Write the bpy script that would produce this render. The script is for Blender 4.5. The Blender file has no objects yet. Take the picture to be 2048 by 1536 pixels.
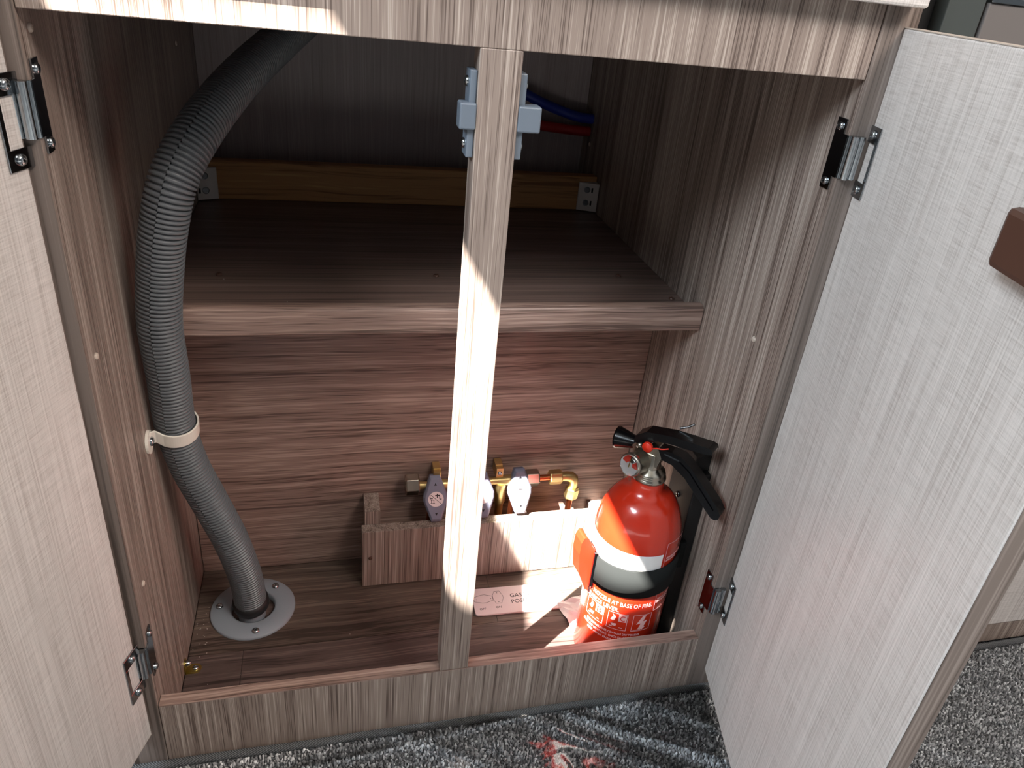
import bpy, bmesh, math, random
import numpy as np
from mathutils import Vector, Matrix
random.seed(7); rng = np.random.default_rng(7)
S = bpy.context.scene
COL = S.collection
W, H, SH, LY = 0.56, 0.6718, 0.4034, 0.2631      # opening width, rail underside, shelf top, lower panel depth
SILL, FL, BACK = 0.0778, -0.0026, 0.6347

# ------------------------------------------------------------------ camera
cam = bpy.data.cameras.new('camera'); co = bpy.data.objects.new('camera', cam); COL.objects.link(co); S.camera = co
cpos = Vector((0.16774, -0.52094, 0.72199)); yw, pt, rl, fpx = 0.290965, 0.499044, 0.115069, 1496.822
fw = Vector((math.sin(yw)*math.cos(pt), math.cos(yw)*math.cos(pt), -math.sin(pt)))
r0 = Vector((math.cos(yw), -math.sin(yw), 0)); u0 = r0.cross(fw)
rr = math.cos(rl)*r0 + math.sin(rl)*u0; uu = -math.sin(rl)*r0 + math.cos(rl)*u0
co.matrix_world = Matrix(((rr.x, uu.x, -fw.x, cpos.x), (rr.y, uu.y, -fw.y, cpos.y), (rr.z, uu.z, -fw.z, cpos.z), (0, 0, 0, 1)))
cam.sensor_width = 36; cam.lens = fpx/2048*36; cam.shift_x = -31.6/2048; cam.shift_y = -17.75/2048
cam.clip_start = 0.01
# ------------------------------------------------------------------ light
SUN_D = Vector((0.818, 0.576, -1.325))
wd = bpy.data.worlds.new('world'); S.world = wd; wd.use_nodes = True
bg = wd.node_tree.nodes['Background']; bg.inputs[0].default_value = (0.86, 0.93, 1.0, 1); bg.inputs[1].default_value = 0.15
sl = bpy.data.lights.new('sun', 'SUN'); sl.energy = 80; sl.angle = math.radians(0.35); sl.color = (1.0, 0.96, 0.88)
so = bpy.data.objects.new('sun', sl); COL.objects.link(so); so.rotation_euler = SUN_D.to_track_quat('-Z', 'Y').to_euler(); so.location = (-1, -1, 3)
def area(name, loc, target, sx, sy, e, colr):
    l = bpy.data.lights.new(name, 'AREA'); l.shape = 'RECTANGLE'; l.size = sx; l.size_y = sy; l.energy = e; l.color = colr
    o = bpy.data.objects.new(name, l); COL.objects.link(o); o.location = loc
    o.rotation_euler = (Vector(target)-Vector(loc)).to_track_quat('-Z', 'Y').to_euler()
area('side_window_light', (-1.1, -0.95, 1.82), (0.45, 0.0, 0.3), 0.8, 0.6, 56, (0.80, 0.91, 1.0))
area('right_fill_light', (1.0, -1.0, 1.82), (0.1, 0.1, 0.3), 0.8, 0.5, 32, (1.0, 0.89, 0.81))  # added warm fill from the right; no doorway stands there
S.view_settings.view_transform = 'Standard'; S.view_settings.look = 'None'; S.view_settings.gamma = 1
S.view_settings.use_curve_mapping = False; S.view_settings.exposure = -0.07

# ------------------------------------------------------------------ materials
def lin(c):
    return tuple(((x/255)/12.92 if x/255 <= .04045 else (((x/255)+.055)/1.055)**2.4) for x in c)+(1,)
class NT:
    def __init__(s, name):
        s.m = bpy.data.materials.new(name); s.m.use_nodes = True; s.t = s.m.node_tree; s.n = s.t.nodes
        s.b = s.n['Principled BSDF']; s.out = s.n['Material Output']
    def add(s, typ, **kw):
        n = s.n.new(typ)
        for k, v in kw.items():
            if k.startswith('_'): setattr(n, k[1:], v)
            else: n.inputs[k.replace('_', ' ')].default_value = v
        return n
    def l(s, a, b): s.t.links.new(a, b)
    def ramp(s, fac, stops):
        r = s.n.new('ShaderNodeValToRGB'); e = r.color_ramp.elements
        while len(e) < len(stops): e.new(0.5)
        for q, (p, c) in zip(e, stops): q.position = p; q.color = c
        s.l(fac, r.inputs[0]); return r.outputs[0]
    def mix(s, fac, a, b, mode='MIX'):
        m = s.n.new('ShaderNodeMix'); m.data_type = 'RGBA'; m.blend_type = mode
        for i, v in ((0, fac), (6, a), (7, b)):
            if hasattr(v, 'is_linked') or hasattr(v, 'links'): s.l(v, m.inputs[i])
            else: m.inputs[i].default_value = v
        return m.outputs[2]
    def noise(s, vec, scale, detail=3, rough=.55, dist=0):
        n = s.add('ShaderNodeTexNoise', Scale=scale, Detail=detail, Roughness=rough, Distortion=dist); s.l(vec, n.inputs['Vector']); return n.outputs[0]
    def coords(s, sc, loc=(0, 0, 0), warp=0):
        tc = s.n.new('ShaderNodeTexCoord'); mp = s.n.new('ShaderNodeMapping')
        mp.inputs['Scale'].default_value = sc; mp.inputs['Location'].default_value = loc
        src = tc.outputs['Object']
        if warp:
            n = s.add('ShaderNodeTexNoise', Scale=5.0, Detail=2.0); s.l(src, n.inputs['Vector'])
            a = s.add('ShaderNodeVectorMath', _operation='SUBTRACT'); a.inputs[1].default_value = (.5, .5, .5); s.l(n.outputs['Color'], a.inputs[0])
            b = s.add('ShaderNodeVectorMath', _operation='MULTIPLY_ADD'); b.inputs[1].default_value = (0, warp, warp); s.l(a.outputs[0], b.inputs[0]); s.l(src, b.inputs[2]); src = b.outputs[0]
        s.l(src, mp.inputs[0]); return mp.outputs[0]
    def bump(s, h, strength, dist=.0005):
        b = s.add('ShaderNodeBump', Strength=strength, Distance=dist); s.l(h, b.inputs['Height']); s.l(b.outputs[0], s.b.inputs['Normal'])
def plain(name, rgb, rough=.5, metal=0, coat=0, **kw):
    t = NT(name); t.b.inputs['Base Color'].default_value = lin(rgb); t.b.inputs['Roughness'].default_value = rough
    t.b.inputs['Metallic'].default_value = metal; t.b.inputs['Coat Weight'].default_value = coat
    for k, v in kw.items(): t.b.inputs[k.replace('_', ' ')].default_value = v
    return t.m
def wood(name, axis, dark, mid, light, coarse=90, fine=560, wav=0.0, rough=.42, contrast=1.0, off=(0, 0, 0)):
    t = NT(name); sc = [1, 1, 1]; sc['xyz'.index(axis)] = 0.010 if not wav else 0.016
    v = t.coords(tuple(sc), off, wav)
    a = t.noise(v, coarse, 3, .6); b = t.noise(v, fine, 2, .6); c = t.noise(v, fine*2.7, 1, .5)
    m1 = t.add('ShaderNodeMath', _operation='MULTIPLY'); m1.inputs[1].default_value = .36; t.l(a, m1.inputs[0])
    m2 = t.add('ShaderNodeMath', _operation='MULTIPLY_ADD'); m2.inputs[1].default_value = .40; t.l(b, m2.inputs[0]); t.l(m1.outputs[0], m2.inputs[2])
    m3 = t.add('ShaderNodeMath', _operation='MULTIPLY_ADD'); m3.inputs[1].default_value = .24; t.l(c, m3.inputs[0]); t.l(m2.outputs[0], m3.inputs[2])
    h = .080/contrast
    colr = t.ramp(m3.outputs[0], [(.5-h, lin(dark)), (.5-h*.25, lin(mid)), (.5+h*.35, lin(mid)), (.5+h, lin(light))])
    t.l(colr, t.b.inputs['Base Color']); t.b.inputs['Roughness'].default_value = rough
    t.bump(m3.outputs[0], .25, .0003); return t.m
M = {}
WD, WM, WL = (92, 78, 71), (142, 127, 118), (178, 165, 155)
M['wood_z'] = wood('zebrano_laminate_vertical', 'z', WD, WM, WL)
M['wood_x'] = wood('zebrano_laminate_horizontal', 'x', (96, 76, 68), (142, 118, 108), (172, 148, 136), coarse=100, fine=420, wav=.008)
M['wood_x_shaded'] = wood('zebrano_shelf_shaded', 'x', (84, 68, 62), (116, 97, 89), (138, 118, 110), coarse=60, fine=300, off=(3, 1, 2))  # same laminate, darkened: shade of the upper cavity put into its colour
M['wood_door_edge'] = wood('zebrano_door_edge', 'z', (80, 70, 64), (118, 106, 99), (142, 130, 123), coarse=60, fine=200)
M['back_wood'] = wood('pale_back_laminate', 'z', (136, 124, 124), (150, 138, 138), (164, 152, 152), coarse=50, fine=500, contrast=.8)
M['pine'] = wood('pine_batten', 'x', (128, 88, 52), (176, 132, 84), (198, 156, 104), coarse=26, fine=160, wav=.02, rough=.6, contrast=.7)
M['vinyl'] = wood('oak_vinyl_planks', 'x', (60, 49, 43), (92, 78, 70), (116, 101, 91), coarse=40, fine=210, wav=.02, rough=.38)
M['vinyl2'] = wood('oak_vinyl_planks_brown', 'x', (54, 43, 40), (83, 69, 65), (106, 90, 85), coarse=34, fine=210, wav=.02, rough=.38, off=(7, 5, 0))
def linen(name, base, dk):
    t = NT(name); v1 = t.coords((1, 1, .010)); v2 = t.coords((.04, 1, 1))
    a = t.noise(v1, 700, 2, .7); b = t.noise(v2, 900, 2, .7); c = t.noise(v1, 90, 2, .5)
    f = t.mix(.42, a, b); f = t.mix(.14, f, c)
    colr = t.ramp(f, [(.36, lin(dk)), (.5, lin(base)), (.64, lin(tuple(min(255, x+18) for x in base)))])
    t.l(colr, t.b.inputs['Base Color']); t.b.inputs['Roughness'].default_value = .45
    t.bump(f, .25, .0003); return t.m
M['linen'] = linen('linen_laminate', (206, 200, 196), (176, 168, 163))
M['band'] = plain('pale_edge_band', (190, 176, 164), .4)
M['zinc'] = plain('zinc_plated_steel', (176, 182, 186), .22, 1)
M['dark_steel'] = plain('polished_hinge_steel', (150, 154, 158), .14, 1)
M['gold'] = plain('yellow_passivated_steel', (190, 168, 96), .3, 1)
M['nickel'] = plain('nickel_plated_brass', (178, 172, 160), .25, 1)
M['brass'] = plain('brass', (214, 190, 132), .35, 1)
M['copper'] = plain('copper', (200, 118, 78), .3, 1)
M['grey_plastic'] = plain('grey_plastic', (138, 146, 154), .45)
M['catch'] = plain('blue_grey_plastic', (102, 112, 124), .42)
M['knob'] = plain('blue_grey_valve_plastic', (122, 124, 142), .45)
M['white_plastic'] = plain('cream_white_plastic', (226, 221, 210), .35)
M['white_block'] = plain('white_plastic_block', (205, 200, 196), .5)
M['hose'] = plain('dark_grey_hose_plastic', (92, 96, 100), .38)
M['black_rubber'] = plain('black_rubber', (22, 22, 24), .55)
M['black'] = plain('black_gloss_plastic', (7, 7, 9), .22, Specular_IOR_Level=.4)
M['void'] = plain('black_void', (4, 4, 5), .8)
M['red'] = plain('red_gloss_paint', (200, 46, 22), .25, 0, .6, Coat_Roughness=.06)
M['red_plastic'] = plain('red_plastic', (212, 44, 20), .4)
M['red_hose'] = plain('red_hose_plastic', (150, 22, 24), .45)
M['blue_hose'] = plain('blue_hose_plastic', (24, 42, 130), .45)
M['strap'] = plain('dusty_black_strap', (26, 28, 28), .9, Specular_IOR_Level=.2)
M['white_print'] = plain('white_print', (238, 236, 234), .5)
M['label_print'] = plain('pinkish_white_print', (226, 176, 174), .5)
M['matte_black'] = plain('matte_black_plastic', (12, 12, 13), .6)
M['black_print'] = plain('black_print', (40, 34, 38), .6)
M['pink_card'] = plain('white_placard', (232, 218, 218), .4)
M['glass'] = plain('clear_gauge_glass', (240, 240, 240), .05, 0, 0, Transmission_Weight=1.0)
M['brown'] = plain('brown_plastic', (82, 56, 46), .38)
M['fridge_grey'] = plain('smoked_grey_panel', (112, 106, 103), .28)
M['fridge_strip'] = plain('charcoal_strip', (70, 74, 72), .4)
M['ceiling_white'] = plain('white_ceiling_panel', (215, 212, 206), .7)
t = NT('paper'); nz = t.noise(t.coords((1, 1, 1)), 60, 2)
t.l(t.ramp(nz, [(.3, lin((220, 212, 212))), (.7, lin((240, 234, 234)))]), t.b.inputs['Base Color']); t.b.inputs['Roughness'].default_value = .35; M['paper'] = t.m
t = NT('carpet_pile'); at = t.add('ShaderNodeAttribute', _attribute_name='tone')
t.l(t.ramp(at.outputs['Fac'], [(0, lin((92, 93, 95))), (.5, lin((150, 151, 153))), (1, lin((236, 237, 238)))]), t.b.inputs['Base Color'])
t.b.inputs['Roughness'].default_value = .9; M['pile'] = t.m
t = NT('carpet_base'); nz = t.noise(t.coords((1, 1, 1)), 330, 2)
t.l(t.ramp(nz, [(.35, lin((58, 60, 62))), (.7, lin((128, 130, 133)))]), t.b.inputs['Base Color']); t.b.inputs['Roughness'].default_value = .95; t.bump(nz, 1, .004); M['carpet'] = t.m
t = NT('carpet_binding'); v = t.coords((1, 1, 1)); w = t.add('ShaderNodeTexWave', _wave_type='BANDS', _bands_direction='DIAGONAL', Scale=260, Distortion=.6); t.l(v, w.inputs[0])
t.l(t.ramp(w.outputs[0], [(.2, lin((62, 64, 66))), (.8, lin((118, 121, 124)))]), t.b.inputs['Base Color']); t.b.inputs['Roughness'].default_value = .8; t.bump(w.outputs[0], .8, .001); M['binding'] = t.m
# clear protective film: see-through sheet with a gloss that grows at grazing angles
t = NT('clear_film'); tr = t.add('ShaderNodeBsdfTransparent'); tr.inputs[0].default_value = (.93, .95, .97, 1)
gl = t.add('ShaderNodeBsdfGlossy', Roughness=.07); fr = t.add('ShaderNodeFresnel', IOR=1.5); mx = t.n.new('ShaderNodeMixShader')
nz = t.noise(t.coords((1, 1, 1)), 22, 2, .5, .8); bp = t.add('ShaderNodeBump', Strength=.45, Distance=.004); t.l(nz, bp.inputs['Height']); t.l(bp.outputs[0], gl.inputs['Normal']); t.l(bp.outputs[0], fr.inputs['Normal'])
t.l(fr.outputs[0], mx.inputs[0]); t.l(tr.outputs[0], mx.inputs[1]); t.l(gl.outputs[0], mx.inputs[2]); t.l(mx.outputs[0], t.out.inputs[0]); M['film'] = t.m

# ------------------------------------------------------------------ mesh helpers
class MB:
    def __init__(s): s.v = []; s.f = []; s.sm = []
    def add(s, vs, fs, smooth=False, mat=None):
        o = len(s.v)
        for p in vs:
            p = Vector(p); s.v.append(mat @ p if mat else p)
        for f in fs: s.f.append([i+o for i in f]); s.sm.append(smooth)
        return s
    def box(s, x0, x1, y0, y1, z0, z1, mat=None):
        v = [(x, y, z) for x in (x0, x1) for y in (y0, y1) for z in (z0, z1)]
        return s.add(v, [(0, 1, 3, 2), (4, 6, 7, 5), (0, 4, 5, 1), (2, 3, 7, 6), (0, 2, 6, 4), (1, 5, 7, 3)], False, mat)
    def cyl(s, p0, p1, r, n=24, r1=None, caps=True, mat=None):
        return s.lathe(p0, Vector(p1)-Vector(p0), [(0, 0)]*0+[(r, 0), (r if r1 is None else r1, (Vector(p1)-Vector(p0)).length)], n, caps, mat)
    def lathe(s, origin, axis, prof, n=32, caps=True, mat=None, smooth=True):
        ax = Vector(axis).normalized(); o = Vector(origin); q = ax.to_track_quat('Z', 'Y')
        vs = []
        for r, h in prof:
            for i in range(n):
                a = 2*math.pi*i/n; vs.append(o+q @ Vector((r*math.cos(a), r*math.sin(a), h)))
        fs = [(k*n+i, k*n+(i+1) % n, (k+1)*n+(i+1) % n, (k+1)*n+i) for k in range(len(prof)-1) for i in range(n)]
        s.add(vs, fs, smooth, mat)
        if caps:
            if prof[0][0] > 1e-6: s.add(vs[:n], [tuple(reversed(range(n)))], False, mat)
            if prof[-1][0] > 1e-6: s.add(vs[-n:], [tuple(range(n))], False, mat)
        return s
    def prism(s, poly, h0, h1, fr=None, smooth_side=False):
        # poly in the local xy plane, extruded along local z from h0 to h1; fr is a 4x4 frame
        n = len(poly); a = [(x, y, h0) for x, y in poly]; b = [(x, y, h1) for x, y in poly]
        s.add(a, [tuple(reversed(range(n)))], False, fr); s.add(b, [tuple(range(n))], False, fr)
        return s.add(a+b, [(i, (i+1) % n, n+(i+1) % n, n+i) for i in range(n)], smooth_side, fr)
    def hexn(s, p0, p1, r, mat=None):
        ax = Vector(p1)-Vector(p0); L = ax.length
        return s.lathe(p0, ax, [(r*.9, 0), (r, L*.1), (r, L*.9), (r*.9, L)], 6, True, mat, False)
    def tube(s, pts, r, n=16, caps=True):
        P = [Vector(p) for p in pts]; rings = []; up = Vector((0.3, 0.2, 1)).normalized(); N = None
        for i, p in enumerate(P):
            T = (P[min(i+1, len(P)-1)]-P[max(i-1, 0)]).normalized()
            N = (up-T*up.dot(T)).normalized() if N is None else (N-T*N.dot(T)).normalized()
            B = T.cross(N); rad = r[i] if hasattr(r, '__len__') else r
            rings += [p+rad*(math.cos(2*math.pi*k/n)*N+math.sin(2*math.pi*k/n)*B) for k in range(n)]
        fs = [(i*n+k, i*n+(k+1) % n, (i+1)*n+(k+1) % n, (i+1)*n+k) for i in range(len(P)-1) for k in range(n)]
        s.add(rings, fs, True)
        if caps: s.add(rings[:n], [tuple(reversed(range(n)))]); s.add(rings[-n:], [tuple(range(n))])
        return s
    def band(s, pts, w, th, wdir):
        # flat strip swept through pts; w across (along wdir), th thick
        P = [Vector(p) for p in pts]; wd_ = Vector(wdir).normalized(); vs = []
        for i, p in enumerate(P):
            T = (P[min(i+1, len(P)-1)]-P[max(i-1, 0)]).normalized(); n_ = T.cross(wd_).normalized()
            vs += [p-wd_*w/2-n_*th/2, p+wd_*w/2-n_*th/2, p+wd_*w/2+n_*th/2, p-wd_*w/2+n_*th/2]
        L = len(P)
        fs = [(i*4+k, i*4+(k+1) % 4, (i+1)*4+(k+1) % 4, (i+1)*4+k) for i in range(L-1) for k in range(4)]
        fs += [(3, 2, 1, 0), tuple((L-1)*4+k for k in range(4))]
        return s.add(vs, fs, False)
def worldloc(o):
    p = Vector((0, 0, 0))
    while o: p += o.location; o = o.parent
    return p
def obj(name, mb, mat, parent=None, bevel=0, seg=2, local=False, **props):
    me = bpy.data.meshes.new(name)
    off = worldloc(parent) if (parent and not local) else Vector((0, 0, 0))
    me.from_pydata([tuple(v-off) for v in mb.v], [], mb.f)
    me.polygons.foreach_set('use_smooth', mb.sm)
    bm = bmesh.new(); bm.from_mesh(me)
    bmesh.ops.recalc_face_normals(bm, faces=bm.faces); bm.to_mesh(me); bm.free()
    me.materials.append(M[mat] if isinstance(mat, str) else mat)
    o = bpy.data.objects.new(name, me); COL.objects.link(o); o.parent = parent
    if bevel:
        bv = o.modifiers.new('bevel', 'BEVEL'); bv.width = bevel; bv.segments = seg; bv.limit_method = 'ANGLE'; bv.angle_limit = .6
    for k, v in props.items(): o[k] = v
    return o
def thing(name, label, cat, loc, group=None):
    o = bpy.data.objects.new(name, None); o.empty_display_size = .02; COL.objects.link(o); o.location = loc
    o['label'] = label; o['category'] = cat
    if group: o['group'] = group
    return o
def frame(o, x, y):
    X = Vector(x).normalized(); Y = Vector(y); Y = (Y-X*Y.dot(X)).normalized(); Z = X.cross(Y); o = Vector(o)
    return Matrix(((X.x, Y.x, Z.x, o.x), (X.y, Y.y, Z.y, o.y), (X.z, Y.z, Z.z, o.z), (0, 0, 0, 1)))
def screw_mb(p, n, r=.0032, mat=None):
    # pan head screw with a cross recess, its axis along n
    m = MB(); n = Vector(n).normalized(); q = n.to_track_quat('Z', 'Y'); p = Vector(p)
    N = 16; rings = [(r, 0), (r, r*.25), (r*.8, r*.55), (r*.42, r*.66)]
    m.lathe(p, n, rings, N, False, mat)
    vs = [p+q @ Vector((r*.42*math.cos(2*math.pi*i/N), r*.42*math.sin(2*math.pi*i/N), r*.66)) for i in range(N)]
    vs += [p+q @ Vector((r*(.34 if i % 4 == 0 else .12)*math.cos(2*math.pi*i/N), r*(.34 if i % 4 == 0 else .12)*math.sin(2*math.pi*i/N), r*.6)) for i in range(N)]
    vs += [p+q @ Vector((r*.1*math.cos(2*math.pi*i/N), r*.1*math.sin(2*math.pi*i/N), r*.15)) for i in range(N)]
    m.add(vs, [(k*N+i, k*N+(i+1) % N, (k+1)*N+(i+1) % N, (k+1)*N+i) for k in range(2) for i in range(N)]+[tuple(2*N+i for i in range(N))], False, mat)
    return m
def screw(p, n, parent, mat='zinc', r=.0032, name='screw', **kw): return obj(name, screw_mb(p, n, r), mat, parent, **kw)
def text_mesh(body, size, extr=.00015, align='LEFT', spacing=1.0):
    c = bpy.data.curves.new('t', 'FONT'); c.body = body; c.size = size; c.extrude = extr; c.align_x = align; c.space_line = spacing
    c.resolution_u = 3; c.offset = 0
    o = bpy.data.objects.new('t', c); COL.objects.link(o)
    dg = bpy.context.evaluated_depsgraph_get(); me = bpy.data.meshes.new_from_object(o.evaluated_get(dg))
    bpy.data.objects.remove(o); bpy.data.curves.remove(c)
    m = MB(); m.add([v.co.copy() for v in me.vertices], [list(p.vertices) for p in me.polygons]); bpy.data.meshes.remove(me); return m
def catmull(P, step):
    P = [Vector(p) for p in P]; out = []
    for i in range(len(P)-1):
        a, b, c, d = P[max(i-1, 0)], P[i], P[i+1], P[min(i+2, len(P)-1)]
        n = max(2, int((c-b).length/step))
        for k in range(n):
            t = k/n; out.append(.5*((2*b)+(c-a)*t+(2*a-5*b+4*c-d)*t*t+(3*b-a-3*c+d)*t**3))
    out.append(P[-1]); return out
def resample(P, step):
    out = [P[0].copy()]; acc = 0
    for a, b in zip(P, P[1:]):
        L = (b-a).length; t = step-acc
        while t <= L: out.append(a+(b-a)*t/L); t += step
        acc = L-(t-step)
    return out
def structure(o): o['kind'] = 'structure'; return o

# ------------------------------------------------------------------ setting: van floor, ceiling with roof hatch
base = structure(obj('floor', MB().box(-1.6, 1.9, -2.2, 1.2, -.06, -.0226), 'carpet'))
K = 1.325/.576
def back(x, z, zc=1.95):
    s = (zc-z)/K; return (x-1.42*s, -s)
hatch = [back(.0110, .684), back(.171, .6845), back(.480, .168), back(.283, .165)]
def ceiling():
    bm = bmesh.new(); ed = []
    for poly in ([(-1.6, -2.2), (1.9, -2.2), (1.9, 1.2), (-1.6, 1.2)], hatch):
        vs = [bm.verts.new((x, y, 1.95)) for x, y in poly]; ed += [bm.edges.new((vs[i], vs[(i+1) % 4])) for i in range(4)]
    bmesh.ops.triangle_fill(bm, use_beauty=True, edges=ed)
    r = bmesh.ops.extrude_face_region(bm, geom=bm.faces[:]); bmesh.ops.translate(bm, verts=[g for g in r['geom'] if isinstance(g, bmesh.types.BMVert)], vec=(0, 0, .004))
    bmesh.ops.recalc_face_normals(bm, faces=bm.faces)
    me = bpy.data.meshes.new('ceiling'); bm.to_mesh(me); bm.free(); me.materials.append(M['ceiling_white'])
    o = bpy.data.objects.new('ceiling', me); COL.objects.link(o); return structure(o)
ceiling()

# interior vinyl planks: pieces of the cupboard floor, one of them drilled for the drain
CX, CY = .0657, .1905
fl = structure(obj('floor', MB().box(-.03, .6, .001, .7, -.02, FL-.0045), 'vinyl2'))
def plank(x0, x1, y0, y1, mat, hole=False):
    g = .0002
    x0 += g; x1 -= g; y0 += g; y1 -= g
    if not hole:
        return obj('plank', MB().box(x0, x1, y0, y1, FL-.0042, FL), mat, fl, bevel=.0003, seg=1)
    bm = bmesh.new(); ed = []
    for poly in ([(x0, y0), (x1, y0), (x1, y1), (x0, y1)], [(CX+.0275*math.cos(a*math.pi/16), CY+.0275*math.sin(a*math.pi/16)) for a in range(32)]):
        vs = [bm.verts.new((x, y, FL)) for x, y in poly]; n = len(vs); ed += [bm.edges.new((vs[i], vs[(i+1) % n])) for i in range(n)]
    bmesh.ops.triangle_fill(bm, use_beauty=True, edges=ed)
    r = bmesh.ops.extrude_face_region(bm, geom=bm.faces[:]); bmesh.ops.translate(bm, verts=[q for q in r['geom'] if isinstance(q, bmesh.types.BMVert)], vec=(0, 0, -.0042))
    bmesh.ops.recalc_face_normals(bm, faces=bm.faces)
    m = MB(); bm.verts.index_update(); m.add([v.co.copy() for v in bm.verts], [[v.index for v in f.verts] for f in bm.faces]); bm.free()
    return obj('plank', m, mat, fl)
plank(.0005, .0593, .0135, .1275, 'vinyl2'); plank(.0593, W-.0005, .0135, .1275, 'vinyl2')
plank(.0005, .36, .1275, LY, 'vinyl', True); plank(.36, W-.0005, .1275, LY, 'vinyl')

# ------------------------------------------------------------------ cabinet
cab = thing('cabinet', 'open wood-grain base cupboard with a shelf, a narrow centre post and two pale doors', 'cabinet', (0, 0, 0))
def board(name, x0, x1, y0, y1, z0, z1, mat, bev=.0007, parent=cab, **kw):
    return obj(name, MB().box(x0, x1, y0, y1, z0, z1), mat, parent, bevel=bev, **kw)
spl = board('side_panel', -.03, 0, 0, .66, -.0026, .80, 'wood_z')
spr = board('side_panel', W, W+.0298, 0, .66, -.0026, .80, 'wood_z')
board('top_rail', .0006, W-.0006, 0, .015, H, .80, 'wood_z')
board('top_panel', .0006, W-.0006, .0155, .66, .785, .80, 'back_wood')
board('kickboard', .0006, W-.0006, 0, .0132, -.0026, SILL-.0012, 'wood_z', bev=.0004)
board('sill_cap', .0006, W-.0006, 0, .0132, SILL-.0012, SILL, 'wood_x', bev=.0003)
post = board('centre_post', .2664, .2955, 0, .0215, SILL, H, 'wood_z')
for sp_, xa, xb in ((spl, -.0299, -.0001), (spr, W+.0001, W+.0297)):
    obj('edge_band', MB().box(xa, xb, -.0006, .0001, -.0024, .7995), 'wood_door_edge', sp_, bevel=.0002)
bk = board('back_panel', .0006, W-.0006, BACK, BACK+.012, -.0026, .785, 'back_wood')
board('lower_panel', .0006, W-.0006, LY, LY+.012, FL, SH-.0152, 'wood_x')
shelf = board('shelf', .0006, W-.0006, .1645, BACK-.001, SH-.015, SH, 'wood_x_shaded')
# rounded shelf lip
prof = []
for a in range(9): prof.append((.1531+.006-.006*math.sin(a*math.pi/16), SH+.0145-.006+.006*math.cos(a*math.pi/16)))
for a in range(5): prof.append((.1531+.003-.003*math.cos(a*math.pi/8), SH+.0145-.0295+.003-.003*math.sin(a*math.pi/8)))
prof += [(.1645, SH-.015), (.1645, SH+.0145)]
m = MB(); m.prism([(y, z) for y, z in prof], .0006, W-.0006, Matrix(((0, 0, 1, 0), (1, 0, 0, 0), (0, 1, 0, 0), (0, 0, 0, 1))))
obj('shelf_lip', m, 'wood_x', shelf)
for x, y in ((.0541, .2719), (.2838, .2719), (.5061, .276), (.5464, .2067)):
    screw((x, y, SH), (0, 0, 1), shelf, 'brown', .0034, 'screw_cap')
bat = board('wooden_batten', .0006, W-.0006, .5433, .5633, SH+.0002, .4546, 'pine', .0015)
def corner_block(x0, x1, flip):
    m = MB(); ya, yb = .5425, .5285
    poly = [(x0, ya), (x1, ya), (x1, yb)] if flip else [(x0, yb), (x0, ya), (x1, ya)]
    poly = [(x0, ya), (x1, ya), (x1, yb), (x0, yb+.011)] if flip else [(x0, yb), (x0, ya), (x1, ya), (x1, yb+.011)]
    m.prism(poly, SH+.002, .447)
    b = obj('corner_block', m, 'white_block', cab, bevel=.001)
    a = Vector((x0, yb+.011, 0)) if flip else Vector((x0, yb, 0)); c_ = Vector((x1, yb, 0)) if flip else Vector((x1, yb+.011, 0))
    nrm = Vector((0, -1, 0)); d_ = (c_-a).normalized(); nrm = Vector((d_.y, -d_.x, 0))
    for z in (.437, .4175):
        p = a+(c_-a)*.42+Vector((0, 0, z))
        h = MB().lathe(p+nrm*.0001, nrm, [(.0046, 0), (.0046, .0006), (.0034, .0007), (.0034, .0002)], 16); obj('screw_recess', h, 'dark_steel', b)
        s_ = MB().box(-.0013, .0013, -.0001, .0005, -.0035, .0035, frame(p+d_*(.0075 if flip else -.0078), d_, -nrm)); obj('slot', s_, 'void', b)
corner_block(.0008, .0255, False); corner_block(.5312, .5592, True)
for p, n in (((.0, .018, .66), (1, 0, 0)), ((0, .02, .44), (1, 0, 0)), ((0, .025, .21), (1, 0, 0)), ((0, .5, .6), (1, 0, 0)), ((W, .6, .49), (-1, 0, 0)), ((W, .05, .43), (-1, 0, 0))):
    screw(p, n, spl if p[0] < .1 else spr, 'band', .0028, 'screw_cap')
# drawer front above
board('drawer_front', -.01, .5806, -.017, -.0015, .7229, .86, 'linen', .002)

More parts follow.
